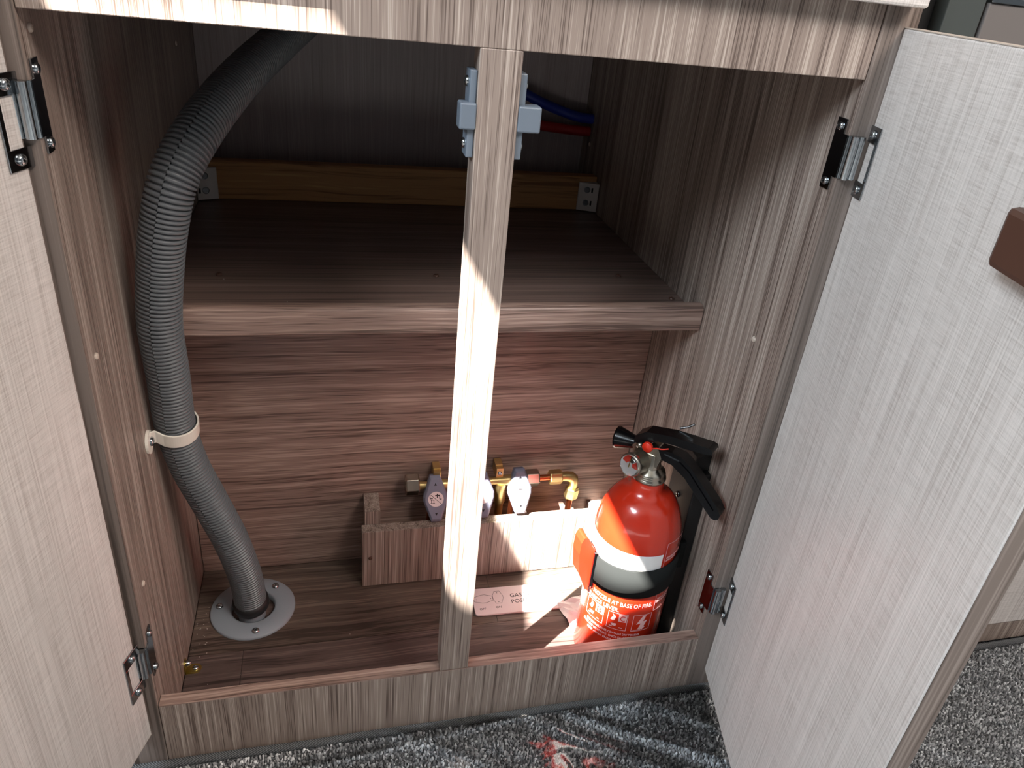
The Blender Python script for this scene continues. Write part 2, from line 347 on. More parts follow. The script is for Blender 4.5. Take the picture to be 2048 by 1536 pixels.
# -- doors: built in their own frame (u along width, v = inner face to outer, z up) and turned on the hinge line
def door(hx, hy, th, z0, z1, w, sgn, knob):
    e = Vector((math.cos(th), math.sin(th), 0)); inner = Vector((-e.y, e.x, 0))
    if sgn > 0: inner = -inner   # the inner side faces the opening
    inner = Vector((-e.y*sgn, e.x*sgn, 0))
    fr = frame((hx, hy, 0), e, inner)
    if fr.to_3x3().col[2].z < 0: pass
    T = .0155
    L = MB().box(.0007, w-.0007, -T+.0007, 0, z0+.0007, z1-.0007)
    zf = Matrix(((1, 0, 0, 0), (0, 1, 0, 0), (0, 0, 1, 0), (0, 0, 0, 1)))
    d = obj('door', L, 'linen', cab, bevel=.0012, local=True)
    X, Y = e, inner
    d.matrix_local = Matrix(((X.x, Y.x, 0, hx), (X.y, Y.y, 0, hy), (0, 0, 1, 0), (0, 0, 0, 1)))
    def sub(name, mb, mat, bevel=0, **kw): return obj(name, mb, mat, d, bevel=bevel, local=True, **kw)
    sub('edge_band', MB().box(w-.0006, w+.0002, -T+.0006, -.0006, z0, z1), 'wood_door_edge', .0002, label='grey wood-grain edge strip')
    sub('edge_band', MB().box(0, w, -T+.0006, -.0006, z1-.0006, z1+.0002), 'band', .0002)
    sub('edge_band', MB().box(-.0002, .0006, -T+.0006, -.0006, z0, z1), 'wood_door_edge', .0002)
    sub('edge_band', MB().box(0, w, -T+.0006, -.0006, z0-.0002, z0+.0006), 'band', .0002)
    for zc in (.613, .1385 if sgn > 0 else .141):
        hz = .0275; o = -.0035; b_ = .0175
        if sgn > 0: zc += -.002
        ring = [(o, -hz), (b_, -hz), (b_, hz), (o, hz), (o, hz-.0125), (b_-.0035, hz-.0125), (b_-.0035, -hz+.0125), (o, -hz+.0125)]
        m = MB()
        m.box(o, b_, .0002, .0014, zc-hz, zc-hz+.0125); m.box(o, b_, .0002, .0014, zc+hz-.0125, zc+hz); m.box(b_-.0035, b_, .0002, .0014, zc-hz+.0124, zc+hz-.0124)
        sub('hinge_leaf', m, 'dark_steel', .0003, label='steel hinge leaf with open middle')
        for s_ in (-1, 1):
            sub('screw', screw_mb((.0075, .0014, zc+s_*(hz-.0062)), (0, 1, 0), .0036), 'zinc')
    if knob:
        m = MB().box(.211, .265, .0002, .016, .603, .637); sub('latch', m, 'brown', .004, label='dark brown plastic push latch')
    return d
door(.5785, -.0005, math.radians(-102.9), .0248, .7096, .2947, -1, True)
door(-.0079, -.0042, math.radians(-109.17), .0455, .7096, .285, 1, False)

# -- hinges on the side panels: leaf, rolled knuckle, two screws each
def hinge(side, zc):
    s = 1 if side == 'right' else -1; x = W if s > 0 else 0.0
    # leaf outline in (y,z)
    poly = [(.0172, -.0275), (.0172, .0275), (.0055, .0275), (.0055, .0165), (-.0002, .0165), (-.0002, -.0165), (.0055, -.0165), (.0055, -.0275)]
    m = MB(); fr = Matrix(((0, 0, -s, x), (1, 0, 0, 0), (0, 1, 0, zc), (0, 0, 0, 1)))
    m.prism(poly, .0002, .0014, fr)
    h = obj('hinge', m, 'dark_steel', cab, bevel=.0003, label='zinc cranked hinge leaf on the panel edge')
    m = MB(); m.box(x-s*.0012, x+s*.0085, -.0016, -.0004, zc-.0165, zc+.0165) if s > 0 else m.box(x-.0085, x+.0012, -.0016, -.0004, zc-.0165, zc+.0165)
    m.lathe((x+s*.0035, -.0036, zc-.0165), (0, 0, 1), [(.0034, 0), (.0034, .033)], 20)
    m.lathe((x+s*.0098, -.0030, zc-.0165), (0, 0, 1), [(.0029, 0), (.0029, .033)], 20)
    obj('knuckle', m, 'zinc', h, label='rolled bright knuckle')
    for q in (-1, 1): screw((x-s*.0014, .0115, zc+q*.0215), (-s, 0, 0), h, r=.0034)
for sd, zc in (('left', .617), ('left', .141), ('right', .615), ('right', .1385)): hinge(sd, zc)

# -- door catches on the post
def catch(s, x, label):
    t_ = thing('door_catch', label, 'catch', (x, .012, .6))
    X = lambda d: x+s*d
    def bx(m, d0, d1, y0, y1, z0, z1): a, b = sorted((X(d0), X(d1))); return m.box(a, b, y0, y1, z0, z1)
    m = MB(); bx(m, .0001, .0052, .003, .0195, .600, .6575); obj('body', m, 'catch', t_, bevel=.0008)
    m = MB(); bx(m, .0001, .0115 if s < 0 else .0165, -.001, .012, .6195, .637); obj('striker_lug', m, 'catch', t_, bevel=.0012)
    for z in (.6085, .6495): obj('screw', screw_mb((X(.0052), .011, z), (s, 0, 0), .0036), 'zinc', t_)
catch(-1, .2664, 'grey plastic door catch screwed to the left side of the centre post')
catch(1, .2955, 'grey plastic door catch screwed to the right side of the centre post')

# ------------------------------------------------------------------ waste hose
HP = [(.2121, .52, .6959), (.1730, .46, .6636), (.1367, .36, .6384), (.0972, .235, .6097), (.0708, .150, .5818), (.0513, .118, .5489), (.0396, .112, .5098), (.0304, .116, .4652), (.0239, .120, .4173), (.0226, .128, .3632), (.0204, .138, .3027), (.0260, .146, .2494), (.0387, .152, .1992), (.0541, .161, .1350), (.0628, .173, .0705), (.0645, .183, .0203)]
path = resample(catmull([(.30, .56, .76), (.25, .55, .72)]+HP, .002), .004)
hose = thing('drain_hose', 'thick dark grey corrugated hose curving from the top down into the floor', 'hose', (.0645, .1905, FL))
def corrugated():
    R, r_, pitch = .0183, .0156, .004; P = path; n = 28
    ang = []
    for k in range(n+1): ang.append(2*math.pi*k/n)
    m = MB(); cols = []
    T0 = None; N = None; fr_ = []
    for i, p in enumerate(P):
        T = (P[min(i+1, len(P)-1)]-P[max(i-1, 0)]).normalized()
        N = (Vector((0, -1, 0))-T*T.dot(Vector((0, -1, 0)))).normalized() if N is None else (N-T*N.dot(T)).normalized()
        fr_.append((p, T, N.copy(), T.cross(N)))
    def pt(s, a, rad):
        i = min(max(int(s), 0), len(fr_)-2); t = s-i
        p = fr_[i][0].lerp(fr_[i+1][0], t); N_ = fr_[i][2].lerp(fr_[i+1][2], t); B_ = fr_[i][3].lerp(fr_[i+1][3], t)
        return p+rad*(math.cos(a)*N_+math.sin(a)*B_)
    prof = [(0, r_), (.20, r_), (.30, R-.0002), (.42, R+.0002), (.74, R+.0002), (.88, R-.0003), (.97, r_)]
    halves = (([a for a in ang if a <= math.pi+.01], 0.0), ([a for a in ang if a >= math.pi-.01], .3))
    for angs, ph in halves:
        vs = []; nn = len(angs); rows = 0
        for i in range(len(P)-1):
            for f_, rad in prof:
                s_ = min(i+f_+ph, len(P)-1.001)
                vs += [pt(s_, a+.7, rad) for a in angs]; rows += 1
        m.add(vs, [(r*nn+k, r*nn+k+1, (r+1)*nn+k+1, (r+1)*nn+k) for r in range(rows-1) for k in range(nn-1)], True)
    return m
tube_o = obj('corrugated_tube', corrugated(), 'hose', hose)
p_end, d_end = path[-1], (path[-1]-path[-3]).normalized()
obj('cuff', MB().lathe(p_end-d_end*.003, d_end, [(.0175, 0), (.0205, .002), (.0208, .006), (.0206, .012), (.0185, .0145), (.0145, .0147)], 40, False), 'black_rubber', hose, label='black rubber cuff')
pz = p_end+d_end*.008
obj('pipe_stub', MB().lathe(pz, Vector((0, .02, -1)), [(.0155, 0), (.0158, .004), (.0155, .028)], 36), 'grey_plastic', hose, label='smooth grey pipe stub')
# flange with a countersunk hole and dark well
flg = thing('floor_flange', 'round grey plastic flange screwed to the floor around the drain hole', 'flange', (CX, CY, FL))
obj('ring', MB().lathe((CX, CY, FL+.0002), (0, 0, 1), [(.0492, 0), (.0492, .0022), (.0482, .0034), (.0272, .0042), (.0254, .0036), (.0248, -.012), (.0262, -.012), (.0268, -.0001), (.0492, 0)], 72, False), 'grey_plastic', flg)
for a in (-82, 52, 172):
    a = math.radians(a); screw((CX+.0395*math.cos(a), CY+.0395*math.sin(a), FL+.0037), (0, 0, 1), flg, r=.0044)
obj('well', MB().lathe((CX, CY, FL-.0165), (0, 0, 1), [(.0001, 0), (.0247, 0), (.0247, .012)], 40, False), 'void', flg)

# pipe clip
clip = thing('pipe_clip', 'cream plastic strap clip holding the hose to the left side panel', 'clip', (0, .115, .30))
ci = min(range(len(path)), key=lambda i: (path[i]-Vector((.0204, .138, .3027))).length)
C0 = path[ci]; Tn = (path[ci+1]-path[ci-1]).normalized(); Tn = (Tn+Vector((-.12, .1, 0))).normalized()
if Tn.z < 0: Tn = -Tn
U = Vector((1, 0, 0)); U = (U-Tn*U.dot(Tn)).normalized(); V = Tn.cross(U)
pts = []
for a in range(-205, 96, 6):
    ar = math.radians(a); pts.append(C0+.0199*(math.cos(ar)*U+math.sin(ar)*V))
# V points away from camera; the ear leaves the front tangent and turns flat on to the panel
front = [p for p in pts]
ring_pts = [C0+.0199*(math.cos(math.radians(a))*U+math.sin(math.radians(a))*V) for a in range(115, -119, -6)]
ear0 = ring_pts[-1]
tail = [ear0.lerp(Vector((.0035, .1195, .3045)), k/4) for k in (1, 2, 3)]+[Vector((.0022, .1165, .303)), Vector((.0018, .112, .302))]
obj('strap', MB().band(ring_pts+tail, .0155, .0018, Tn), 'white_plastic', clip, bevel=.0004)
m = MB(); poly = [(.0105*math.cos(a*math.pi/12), .0115*math.sin(a*math.pi/12)) for a in range(24)]
m.prism(poly, .0003, .0028, Matrix(((0, 0, 1, 0), (1, 0, 0, .1125), (0, 1, 0, .3015), (0, 0, 0, 1))))
obj('ear', m, 'white_plastic', clip, bevel=.0004)
screw((.0028, .1135, .3015), (1, 0, 0), clip, r=.0046)

# blue and red water hoses at the back
for nm, lab, pts_, mt in (('water_hose', 'blue water hose sagging across the dark upper back corner', [(.404, .6345, .582), (.412, .618, .578), (.4539, .60, .5554), (.50, .602, .5385), (.535, .60, .5295), (.5595, .60, .5275)], 'blue_hose'),
                          ('water_hose', 'red water hose just below the blue one in the upper back corner', [(.404, .6345, .531), (.414, .617, .527), (.4657, .60, .5160), (.51, .601, .5110), (.54, .60, .5095), (.5595, .60, .5090)], 'red_hose')):
    o = obj(nm, MB().tube(resample(catmull(pts_, .004), .006), .0074, 18), mt); o['label'] = lab; o['category'] = 'hose'; o['group'] = 'water hoses at the back'

# small corner bracket on the floor
br = thing('corner_bracket', 'tiny yellow zinc angle bracket on the floor beside the left panel', 'bracket', (.001, .112, FL))
m = MB()
def tab(L, w): return [(0, -w/2), (L-w/2, -w/2)]+[(L-w/2+w/2*math.sin(a*math.pi/8), -w/2*math.cos(a*math.pi/8)) for a in range(1, 8)]+[(L-w/2, w/2), (0, w/2)]
m.prism(tab(.016, .013), .0002, .0013, frame((.0008, .109, FL), (1, 0, 0), (0, 1, 0)))
m.prism(tab(.015, .013), -.0013, -.0002, frame((.0001, .109, FL+.0002), (0, 0, 1), (0, 1, 0)))
obj('plate', m, 'gold', br, bevel=.0002)
screw((.0105, .109, FL+.0013), (0, 0, 1), br, r=.0034)
obj('screw', MB().lathe((.0014, .1095, FL+.0095), (1, 0, 0), [(.0032, 0), (.0034, .001), (.003, .004), (.0018, .0052)], 16), 'zinc', br)

# ------------------------------------------------------------------ gas pipe guard board
gb = thing('guard_board', 'low wood-grain board standing on the floor in front of the gas pipes', 'board', (.2, .21, FL))
board('front_board', .1972, .5335, .2095, .2245, FL+.0012, .0885, 'wood_z', .0006, gb)
board('cleat', .2015, .2205, .2247, .2627, FL+.0012, .108, 'wood_z', .0006, gb)
board('cleat', .5105, .5295, .2247, .2627, FL+.0012, .070, 'wood_z', .0006, gb)
screw((.2075, .2095, .046), (0, -1, 0), gb, 'brown', .0024)
screw((.3025, .2165, FL+.0003), (0, 0, 1), gb, 'gold', .0022)

# ------------------------------------------------------------------ gas manifold
GY, GZ = .2415, .1315
gm = thing('gas_manifold', 'brass gas manifold with three valves mounted on the lower panel', 'manifold', (.36, LY, .13))
def part(n, m, mt, bev=0, **k): return obj(n, m, mt, gm, bevel=bev, **k)
part('manifold_pipe', MB().lathe((.268, GY, GZ), (1, 0, 0), [(.0052, 0), (.0052, .022), (.0066, .026), (.0066, .036), (.0052, .040), (.0052, .062), (.0066, .066), (.0066, .078), (.0052, .082), (.0052, .102), (.0072, .112), (.0072, .134), (.006, .136), (.006, .145)], 24), 'brass')
part('end_nut', MB().hexn((.2520, GY, GZ+.0022), (.2695, GY, GZ+.0022), .0138), 'nickel', .0006, label='chrome hexagon end nut')
part('compression_nut', MB().hexn((.4085, GY, GZ+.001), (.4265, GY, GZ+.001), .0118), 'nickel', .0006, label='chrome hexagon nut')
part('copper_pipe', MB().tube([(.42, GY, GZ), (.45, GY, GZ)], .0042, 20), 'copper')
part('compression_nut', MB().hexn((.4415, GY, GZ), (.4585, GY, GZ), .0102), 'brass', .0006)
el = MB().tube([(.458, GY, GZ), (.466, GY, GZ), (.472, GY, GZ-.0012), (.4755, GY, GZ-.0045), (.477, GY, GZ-.0105), (.477, GY, GZ-.019)], [.0062, .0068, .0072, .0072, .0066, .006], 20)
part('elbow', el, 'brass')
part('compression_nut', MB().hexn((.477, GY, GZ-.019), (.4755, GY, GZ-.036), .0098), 'brass', .0006)
part('copper_pipe', MB().tube([(.4755, GY, GZ-.034), (.4745, GY, .07), (.474, GY, .02), (.474, GY, FL+.001)], .0042, 20), 'copper')
for x in (.2925, .3735):
    m = MB(); m.box(x-.0048, x+.0048, .2475, LY-.0004, GZ+.004, GZ+.021); m.box(x-.0048, x+.0048, .2405, .2476, GZ+.005, GZ+.0195)
    c_ = part('pipe_clip', m, 'brass', .0008, label='small brass mounting clip'); obj('screw', screw_mb((x, .2405, GZ+.0125), (0, -1, 0), .0030), 'zinc', c_)
    part('valve_body', MB().lathe((x+.003, GY, GZ-.004), (0, 0, -1), [(.0072, 0), (.0072, .03), (.0054, .032), (.0054, .05)], 20), 'brass')
part('valve_body', MB().lathe((.3525, GY, GZ-.004), (0, 0, -1), [(.0072, 0), (.0072, .03), (.0054, .032), (.0054, .05)], 20), 'brass')
for x in (.285, .348, .3935): part('copper_pipe', MB().tube([(x, GY, .10), (x-.001, GY, .06), (x-.001, GY, FL+.001)], .0036, 16), 'copper')
part('test_point', MB().lathe((.4035, .236, .086), (.4, -.3, .5), [(.0045, 0), (.0052, .003), (.005, .009), (.003, .0105)], 18), 'nickel', label='pale pipe cap')
def knob(x, z, lab, icon):
    tilt = math.radians(22); Y = Vector((0, math.sin(tilt), math.cos(tilt))); Xv = Vector((1, 0, .02))
    fr = frame((x, .2285, z), Xv, Y)          # local z points at the viewer (-y)
    fr = Matrix(((fr[0][0], fr[0][1], fr[0][2], fr[0][3]), (fr[1][0], fr[1][1], fr[1][2], fr[1][3]), (fr[2][0], fr[2][1], fr[2][2], fr[2][3]), (0, 0, 0, 1)))
    def outline(k, sh=0): return [(px*k*1.04, py*k*1.1) for px, py in ((-.0062, -.0275), (.0062, -.0275), (.0148, -.003), (.0148, .003), (.0062, .0275), (-.0062, .0275), (-.0148, .003), (-.0148, -.003))]
    m = MB(); n = 8; rings = [(1.0, -.008), (1.0, .001), (.86, .0045)]
    vs = [(px, py, h) for k, h in rings for px, py in outline(k)]
    m.add(vs, [(r*n+i, r*n+(i+1) % n, (r+1)*n+(i+1) % n, (r+1)*n+i) for r in range(2) for i in range(n)]+[tuple(reversed(range(n))), tuple(2*n+i for i in range(n))], False, fr)
    kb = part('valve_knob', m, 'knob', .0008, label=lab)
    for s in (-1, 1): obj('arrow_mark', MB().prism([(-.0017, s*.0178), (.0017, s*.0178), (0, s*.0215)][::s], .0045, .0048, fr), 'black_rubber', kb)
    if icon == 'rect':
        m = MB(); F = .0046
        m.prism([(-.006, -.0065), (.006, -.0065), (.006, .0065), (-.006, .0065)], .0045, F, fr); l_ = obj('label', m, 'white_print', kb)
        m = MB()
        for a, b, c_, d_ in ((-.0052, .0052, .0055, .006), (-.0052, .0052, -.006, -.0055), (-.0052, -.0047, -.006, .006), (.0047, .0052, -.006, .006), (-.003, .003, .0028, .0042), (-.003, .003, -.0008, -.0003)): m.prism([(a, c_), (b, c_), (b, d_), (a, d_)], F, F+.0002, fr)
        obj('symbol', m, 'black_print', kb)
    else:
        m = MB(); m.prism([(.0098*math.cos(a*math.pi/16), .0098*math.sin(a*math.pi/16)) for a in range(32)], .0045, .0047, fr); obj('label', m, 'pink_card', kb)
        if icon == 'cook':
            m = MB()
            for a, b, c_, d_ in ((-.0078, -.0015, -.0052, -.0046), (-.0062, -.0056, -.0046, -.0005), (-.0030, -.0024, -.0046, -.0005), (-.0066, -.002, -.0008, -.0002), (-.0078, -.007, .001, .0045), (-.0078, -.004, .0008, .0018), (-.001, .005, .0042, .0056), (.0012, .0026, .0018, .0072), (.0042, .0052, .0002, .0048), (.0045, .0072, -.0005, .0005)):
                m.prism([(a, c_), (b, c_), (b, d_), (a, d_)], .0047, .0049, fr)
            m.prism([(-.0068, .0062), (.0066, -.0068), (.0070, -.0064), (-.0064, .0066)][::-1], .0047, .0049, fr)
            obj('symbol', m, 'black_print', kb)
knob(.2895, .1195, 'blue-grey valve knob with a round cooker symbol', 'cook')
knob(.3500, .1195, 'blue-grey valve knob half hidden by the centre post', 'plain')
knob(.3995, .1225, 'pale blue-grey valve knob with a small square symbol', 'rect')

# ------------------------------------------------------------------ gas valve placard on the floor
pl = thing('placard', 'white gas valve position placard lying on the floor behind the centre post', 'placard', (.39, .16, FL))
pf = frame((.3345, .1620, FL), (1, -.018, 0), (.018, 1, 0))
def rrect(x0, x1, y0, y1, r):
    out = []
    for cx, cy, a0 in ((x1-r, y0+r, -90), (x1-r, y1-r, 0), (x0+r, y1-r, 90), (x0+r, y0+r, 180)):
        out += [(cx+r*math.cos(math.radians(a0+k*22.5)), cy+r*math.sin(math.radians(a0+k*22.5))) for k in range(5)]
    return out
obj('plate', MB().prism(rrect(0, .118, -.0225, .0225, .004), .0002, .0024, pf), 'pink_card', pl, bevel=.0004)
def flat_text(body, size, x, y, mat, parent, fr, h, align='LEFT', name='lettering', spacing=1.0):
    t_ = text_mesh(body, size, .00005, align, spacing); m = MB(); m.add([fr @ Vector((v.x+x, v.y+y, v.z+h)) for v in t_.v], t_.f); return obj(name, m, mat, parent)
flat_text('GAS VALVE\nPOSITIONS', .0088, .0490, .0030, 'black_print', pl, pf, .00245, 'LEFT', spacing=1.15)
flat_text('OFF', .0048, .0105, -.0145, 'black_print', pl, pf, .00245, 'CENTER'); flat_text('ON', .0048, .0315, -.0135, 'black_print', pl, pf, .00245, 'CENTER')
def diamond(cx, cy, rot):
    m = MB(); o = [(-.0035, -.0105), (.0035, -.0105), (.0070, -.002), (.0070, .002), (.0035, .0105), (-.0035, .0105), (-.0070, .002), (-.0070, -.002)]
    if rot: o = [(-y*1.2, x) for x, y in o]
    for i in range(8):
        a = Vector((*o[i], 0)); b = Vector((*o[(i+1) % 8], 0)); d_ = (b-a).normalized(); n_ = Vector((-d_.y, d_.x, 0))*.00018
        m.prism([tuple((q+Vector((cx, cy, 0)))[:2]) for q in (a-n_, b-n_, b+n_, a+n_)], .0024, .00253, pf)
    for s in (-1, 1):
        u, w = ((0, s*.0078) if not rot else (s*.0094, 0)); m.prism([(cx+u-.0007, cy+w-.0007), (cx+u+.0007, cy+w-.0007), (cx+u, cy+w+.0007)], .0024, .00253, pf)
    obj('diagram', m, 'black_print', pl)
diamond(.0140, .0040, True); diamond(.0330, .0050, False)

# ------------------------------------------------------------------ paper tag under the extinguisher
def tag_sheet():
    P = [(.4415, .1455), (.4495, .107), (.4625, .0655), (.476, .056), (.512, .062), (.518, .120), (.486, .158)]
    cx = sum(p[0] for p in P)/len(P); cy = sum(p[1] for p in P)/len(P); m = MB(); vs = []; n = len(P); R = 6
    for k in range(R+1):
        f = k/R
        for i in range(n):
            for j in range(4):
                a = P[i]; b = P[(i+1) % n]; x = a[0]+(b[0]-a[0])*j/4; y = a[1]+(b[1]-a[1])*j/4
                X, Y = cx+(x-cx)*f, cy+(y-cy)*f
                inside = math.hypot(X-.4914, Y-.069) < .0525
                z = 0 if inside else .0022+.0022*math.sin(X*260+Y*90)*math.sin(Y*190-X*60)
                vs.append((X, Y, FL+.0004+z*min(1, max(0, (math.hypot(X-.4914, Y-.069)-.0525)/.008)) if not inside else FL+.0004))
    N = n*4
    m.add(vs, [(k*N+i, k*N+(i+1) % N, (k+1)*N+(i+1) % N, (k+1)*N+i) for k in range(R) for i in range(N)], False)
    return m
tg = obj('paper_tag', tag_sheet(), 'paper'); sd = tg.modifiers.new('thick', 'SOLIDIFY'); sd.thickness = .0003; sd.offset = 1
tg['label'] = 'crumpled white tag lying under the foot of the fire extinguisher'; tg['category'] = 'tag'

# ------------------------------------------------------------------ fire extinguisher
EX, EY, ER = .4914, .069, .048
ext = thing('fire_extinguisher', 'red fire extinguisher with black handles standing in the right corner', 'fire extinguisher', (EX, EY, FL))
Z0 = FL+.0009
prof = [(.0001, 0), (.040, 0), (.0455, .002), (ER, .008), (ER, .176), (ER*.992, .186)]
for k in range(1, 12):
    a = k/12*math.pi/2*.93; prof.append((.0175+(ER-.0175)*math.cos(a)**.92, .182+.062*math.sin(a)))
prof += [(.0175, .2475), (.0175, .262)]
obj('cylinder', MB().lathe((EX, EY, Z0), (0, 0, 1), prof, 96), 'red', ext)
def wrap_patch(a0, a1, z0, z1, d=.00025, n=40, slope=0):
    m = MB(); vs = []
    for k in range(n+1):
        a = math.radians(a0+(a1-a0)*k/n)
        for z in (z0+slope*k/n, z1+slope*k/n): vs.append((EX+(ER+d)*math.cos(a), EY+(ER+d)*math.sin(a), z))
    return m.add(vs, [(k*2, k*2+2, k*2+3, k*2+1) for k in range(n)], True)
obj('label_band', wrap_patch(150, 284.5, .150, .1885), 'white_print', ext, label='broad white label band')
def wrap(m, a0, z0, d=.0003):
    o = MB(); o.add([(EX+(ER+d+v.z)*math.cos(math.radians(a0)+v.x/ER), EY+(ER+d+v.z)*math.sin(math.radians(a0)+v.x/ER), z0+v.y) for v in m.v], m.f); return o
def fit_text(body, width, size):
    m = text_mesh(body, size); xs = [v.x for v in m.v]; k = width/(max(xs)-min(xs)); x0 = min(xs)
    for v in m.v: v.x = (v.x-x0)*k
    return m
rad = lambda a0, a1: math.radians(a1-a0)*ER
obj('lettering', wrap(fit_text('AIM NOZZLE AT BASE OF FIRE.', rad(184, 285), .0078), 184, .1130), 'label_print', ext)
obj('lettering', wrap(fit_text('SQUEEZE LEVER.', rad(184, 241), .0076), 184, .1040), 'label_print', ext)
def rect_outline(x0, x1, y0, y1, t_=.0005):
    m = MB()
    for a, b, c_, d_ in ((x0, x1, y0, y0+t_), (x0, x1, y1-t_, y1), (x0, x0+t_, y0, y1), (x1-t_, x1, y0, y1)):
        n = 10
        for i in range(n): m.box(a+(b-a)*i/n, a+(b-a)*(i+1)/n, c_, d_, 0, .0001)
    return m
def picto(a0, a1, kind):
    w = rad(a0, a1); h = .0245; m = rect_outline(0, w, 0, h)
    if kind in 'ABC':
        m.box(w*.55, w*.95, h*.52, h*.94, 0, .00012)
        pts_ = [(.15, .55), (.28, .8), (.22, .92), (.42, .78), (.36, .55), (.3, .5)]
        m.prism([(x*w, y*h) for x, y in pts_], 0, .0001)
        m.prism([(w*.2, h*.32), (w*.5, h*.36), (w*.46, h*.2), (w*.28, h*.2)][::-1], 0, .0001); m.box(w*.15, w*.8, h*.12, h*.16, 0, .0001)
    else:
        m.prism([(x*w, y*h) for x, y in ((.52, .95), (.22, .42), (.46, .46), (.34, .12), (.52, .10), (.56, .04), (.74, .22), (.64, .24), (.78, .6), (.56, .56), (.68, .93))], 0, .0001)
        m.box(w*.1, w*.5, h*.06, h*.08, 0, .0001)
    obj('pictogram', wrap(m, a0, .0775), 'label_print', ext)
    if kind in 'ABC':
        t_ = text_mesh(kind, .011); xs = [v.x for v in t_.v]; k = (w*.24)/(max(xs)-min(xs)); x0 = min(xs)
        for v in t_.v: v.x = (v.x-x0)*k+w*.63; v.y += h*.58
        obj('lettering', wrap(t_, a0, .0775, .0005), 'red_plastic', ext, label='red class letter')
picto(155, 184, 'A'); picto(192, 222, 'B'); picto(228, 255, 'C'); picto(262, 289, 'F')
obj('lettering', wrap(fit_text('THIS EXTINGUISHER CONTAINS DRY POWDER', rad(196, 276), .0040), 196, .0700), 'label_print', ext)
obj('lettering', wrap(fit_text('STORE AND USE UPRIGHT. CHECK GAUGE MONTHLY', rad(190, 276), .0040), 190, .0645), 'label_print', ext)
obj('lettering', wrap(fit_text('KEEP AWAY FROM CHILDREN', rad(200, 262), .0040), 200, .0590), 'label_print', ext)
def wrapbox(a0, a1, z0, z1): return wrap(rect_outline(0, rad(a0, a1), 0, z1-z0, .0004), a0, z0)
obj('label_outline', wrapbox(288, 325, .168, .202), 'label_print', ext); obj('label_outline', wrapbox(290, 325, .104, .130), 'label_print', ext)
obj('lettering', wrap(fit_text('RECHARGE IMMEDIATELY\nAFTER ANY USE', rad(291, 322), .0036), 291, .180), 'label_print', ext)
obj('lettering', wrap(fit_text('SERVICE EVERY\nSIX MONTHS', rad(293, 322), .0038), 293, .119), 'label_print', ext)
obj('lettering', wrap(fit_text('A B:E', rad(170, 181), .010), 170, .166), 'gold', ext)
# head
CZ = Z0+.2595
obj('collar', MB().lathe((EX, EY, CZ), (0, 0, 1), [(.0162, -.002), (.0178, 0), (.0184, .002), (.0178, .004), (.0164, .0052), (.0170, .0075), (.0160, .0105), (.0120, .0130), (.0105, .0150)], 40), 'nickel', ext, label='satin metal collar')
PH = math.radians(-47); EV = Vector((math.cos(PH), math.sin(PH), 0)); NV = Vector((EV.y, -EV.x, 0)) # NV: towards viewer/left
O = Vector((EX, EY, 0))
def hp(r, z, n=0): return O+EV*r+NV*n+Vector((0, 0, z))
HF = Matrix(((EV.x, 0, NV.x, EX), (EV.y, 0, NV.y, EY), (0, 1, 0, 0), (0, 0, 0, 1)))
m = MB(); m.lathe((EX, EY, CZ+.012), (0, 0, 1), [(.0108, 0), (.0100, .004), (.0092, .012), (.0088, .020)], 28)
m.prism([(-.0175, .280), (-.006, .276), (.0085, .277), (.0115, .290), (.006, .300), (-.018, .2985), (-.0225, .292)], -.0075, .0075, HF)
obj('valve_body', m, 'nickel', ext, bevel=.001, label='satin metal valve body')
gdir = (NV*.95-EV*.22+Vector((0, 0, .16))).normalized(); g0 = hp(-.0128, .2826, .030)-gdir*.032
gd = MB().lathe(g0, gdir, [(.0080, -.006), (.0085, .008), (.0118, .012), (.0122, .026), (.0127, .0265), (.0127, .0315), (.0114, .033), (.0108, .0322)], 40, False)
g1 = g0+gdir*.0318; gq = gdir.to_track_quat('Z', 'Y').to_matrix().to_4x4(); gfr = Matrix.Translation(g1) @ gq
gauge = obj('pressure_gauge', gd, 'nickel', ext, label='round pressure gauge')
obj('dial', MB().prism([(.0108*math.cos(a*math.pi/16), .0108*math.sin(a*math.pi/16)) for a in range(32)], -.001, 0, gfr), 'white_print', gauge)
# local frame of the dial, upright
zup = Vector((0, 0, 1)); dy = (zup-gdir*zup.dot(gdir)).normalized(); dx = dy.cross(gdir)
dfr = frame(g1, dx, dy)
def sector(a0, a1, r0_, r1_): 
    A = [math.radians(a0+(a1-a0)*k/8) for k in range(9)]
    return [(r1_*math.cos(a), r1_*math.sin(a)) for a in A]+[(r0_*math.cos(a), r0_*math.sin(a)) for a in reversed(A)]
for a0, a1, mt in ((95, 165, 'red_plastic'), (-5, 45, 'red_plastic'), (52, 90, 'black_print')):
    obj('dial_zone', MB().prism(sector(a0, a1, .0038, .0094), .0001, .0003, dfr), mt, gauge)
obj('needle', MB().prism([(-.0006, -.002), (.0006, -.002), (.0002, .0095), (-.0002, .0095)], .0006, .0009, dfr), 'gold', gauge)
obj('lens', MB().lathe(g1+gdir*.0010, gdir, [(.0109, 0), (.0109, .0004), (.007, .0007), (.0001, .0008)], 32), 'glass', gauge)
# nozzle: black horn pointing up and away to the left
n0 = hp(-.0175, .2925); n1 = hp(-.0405, .2895, 0); nd = (n1-n0).normalized()
nozzle = obj('nozzle', MB().lathe(n0, nd, [(.0062, 0), (.0066, .004), (.0078, .008), (.0118, .024), (.0124, .026), (.0116, .0262), (.0095, .022), (.004, .008)], 36), 'black', ext, label='black horn nozzle')
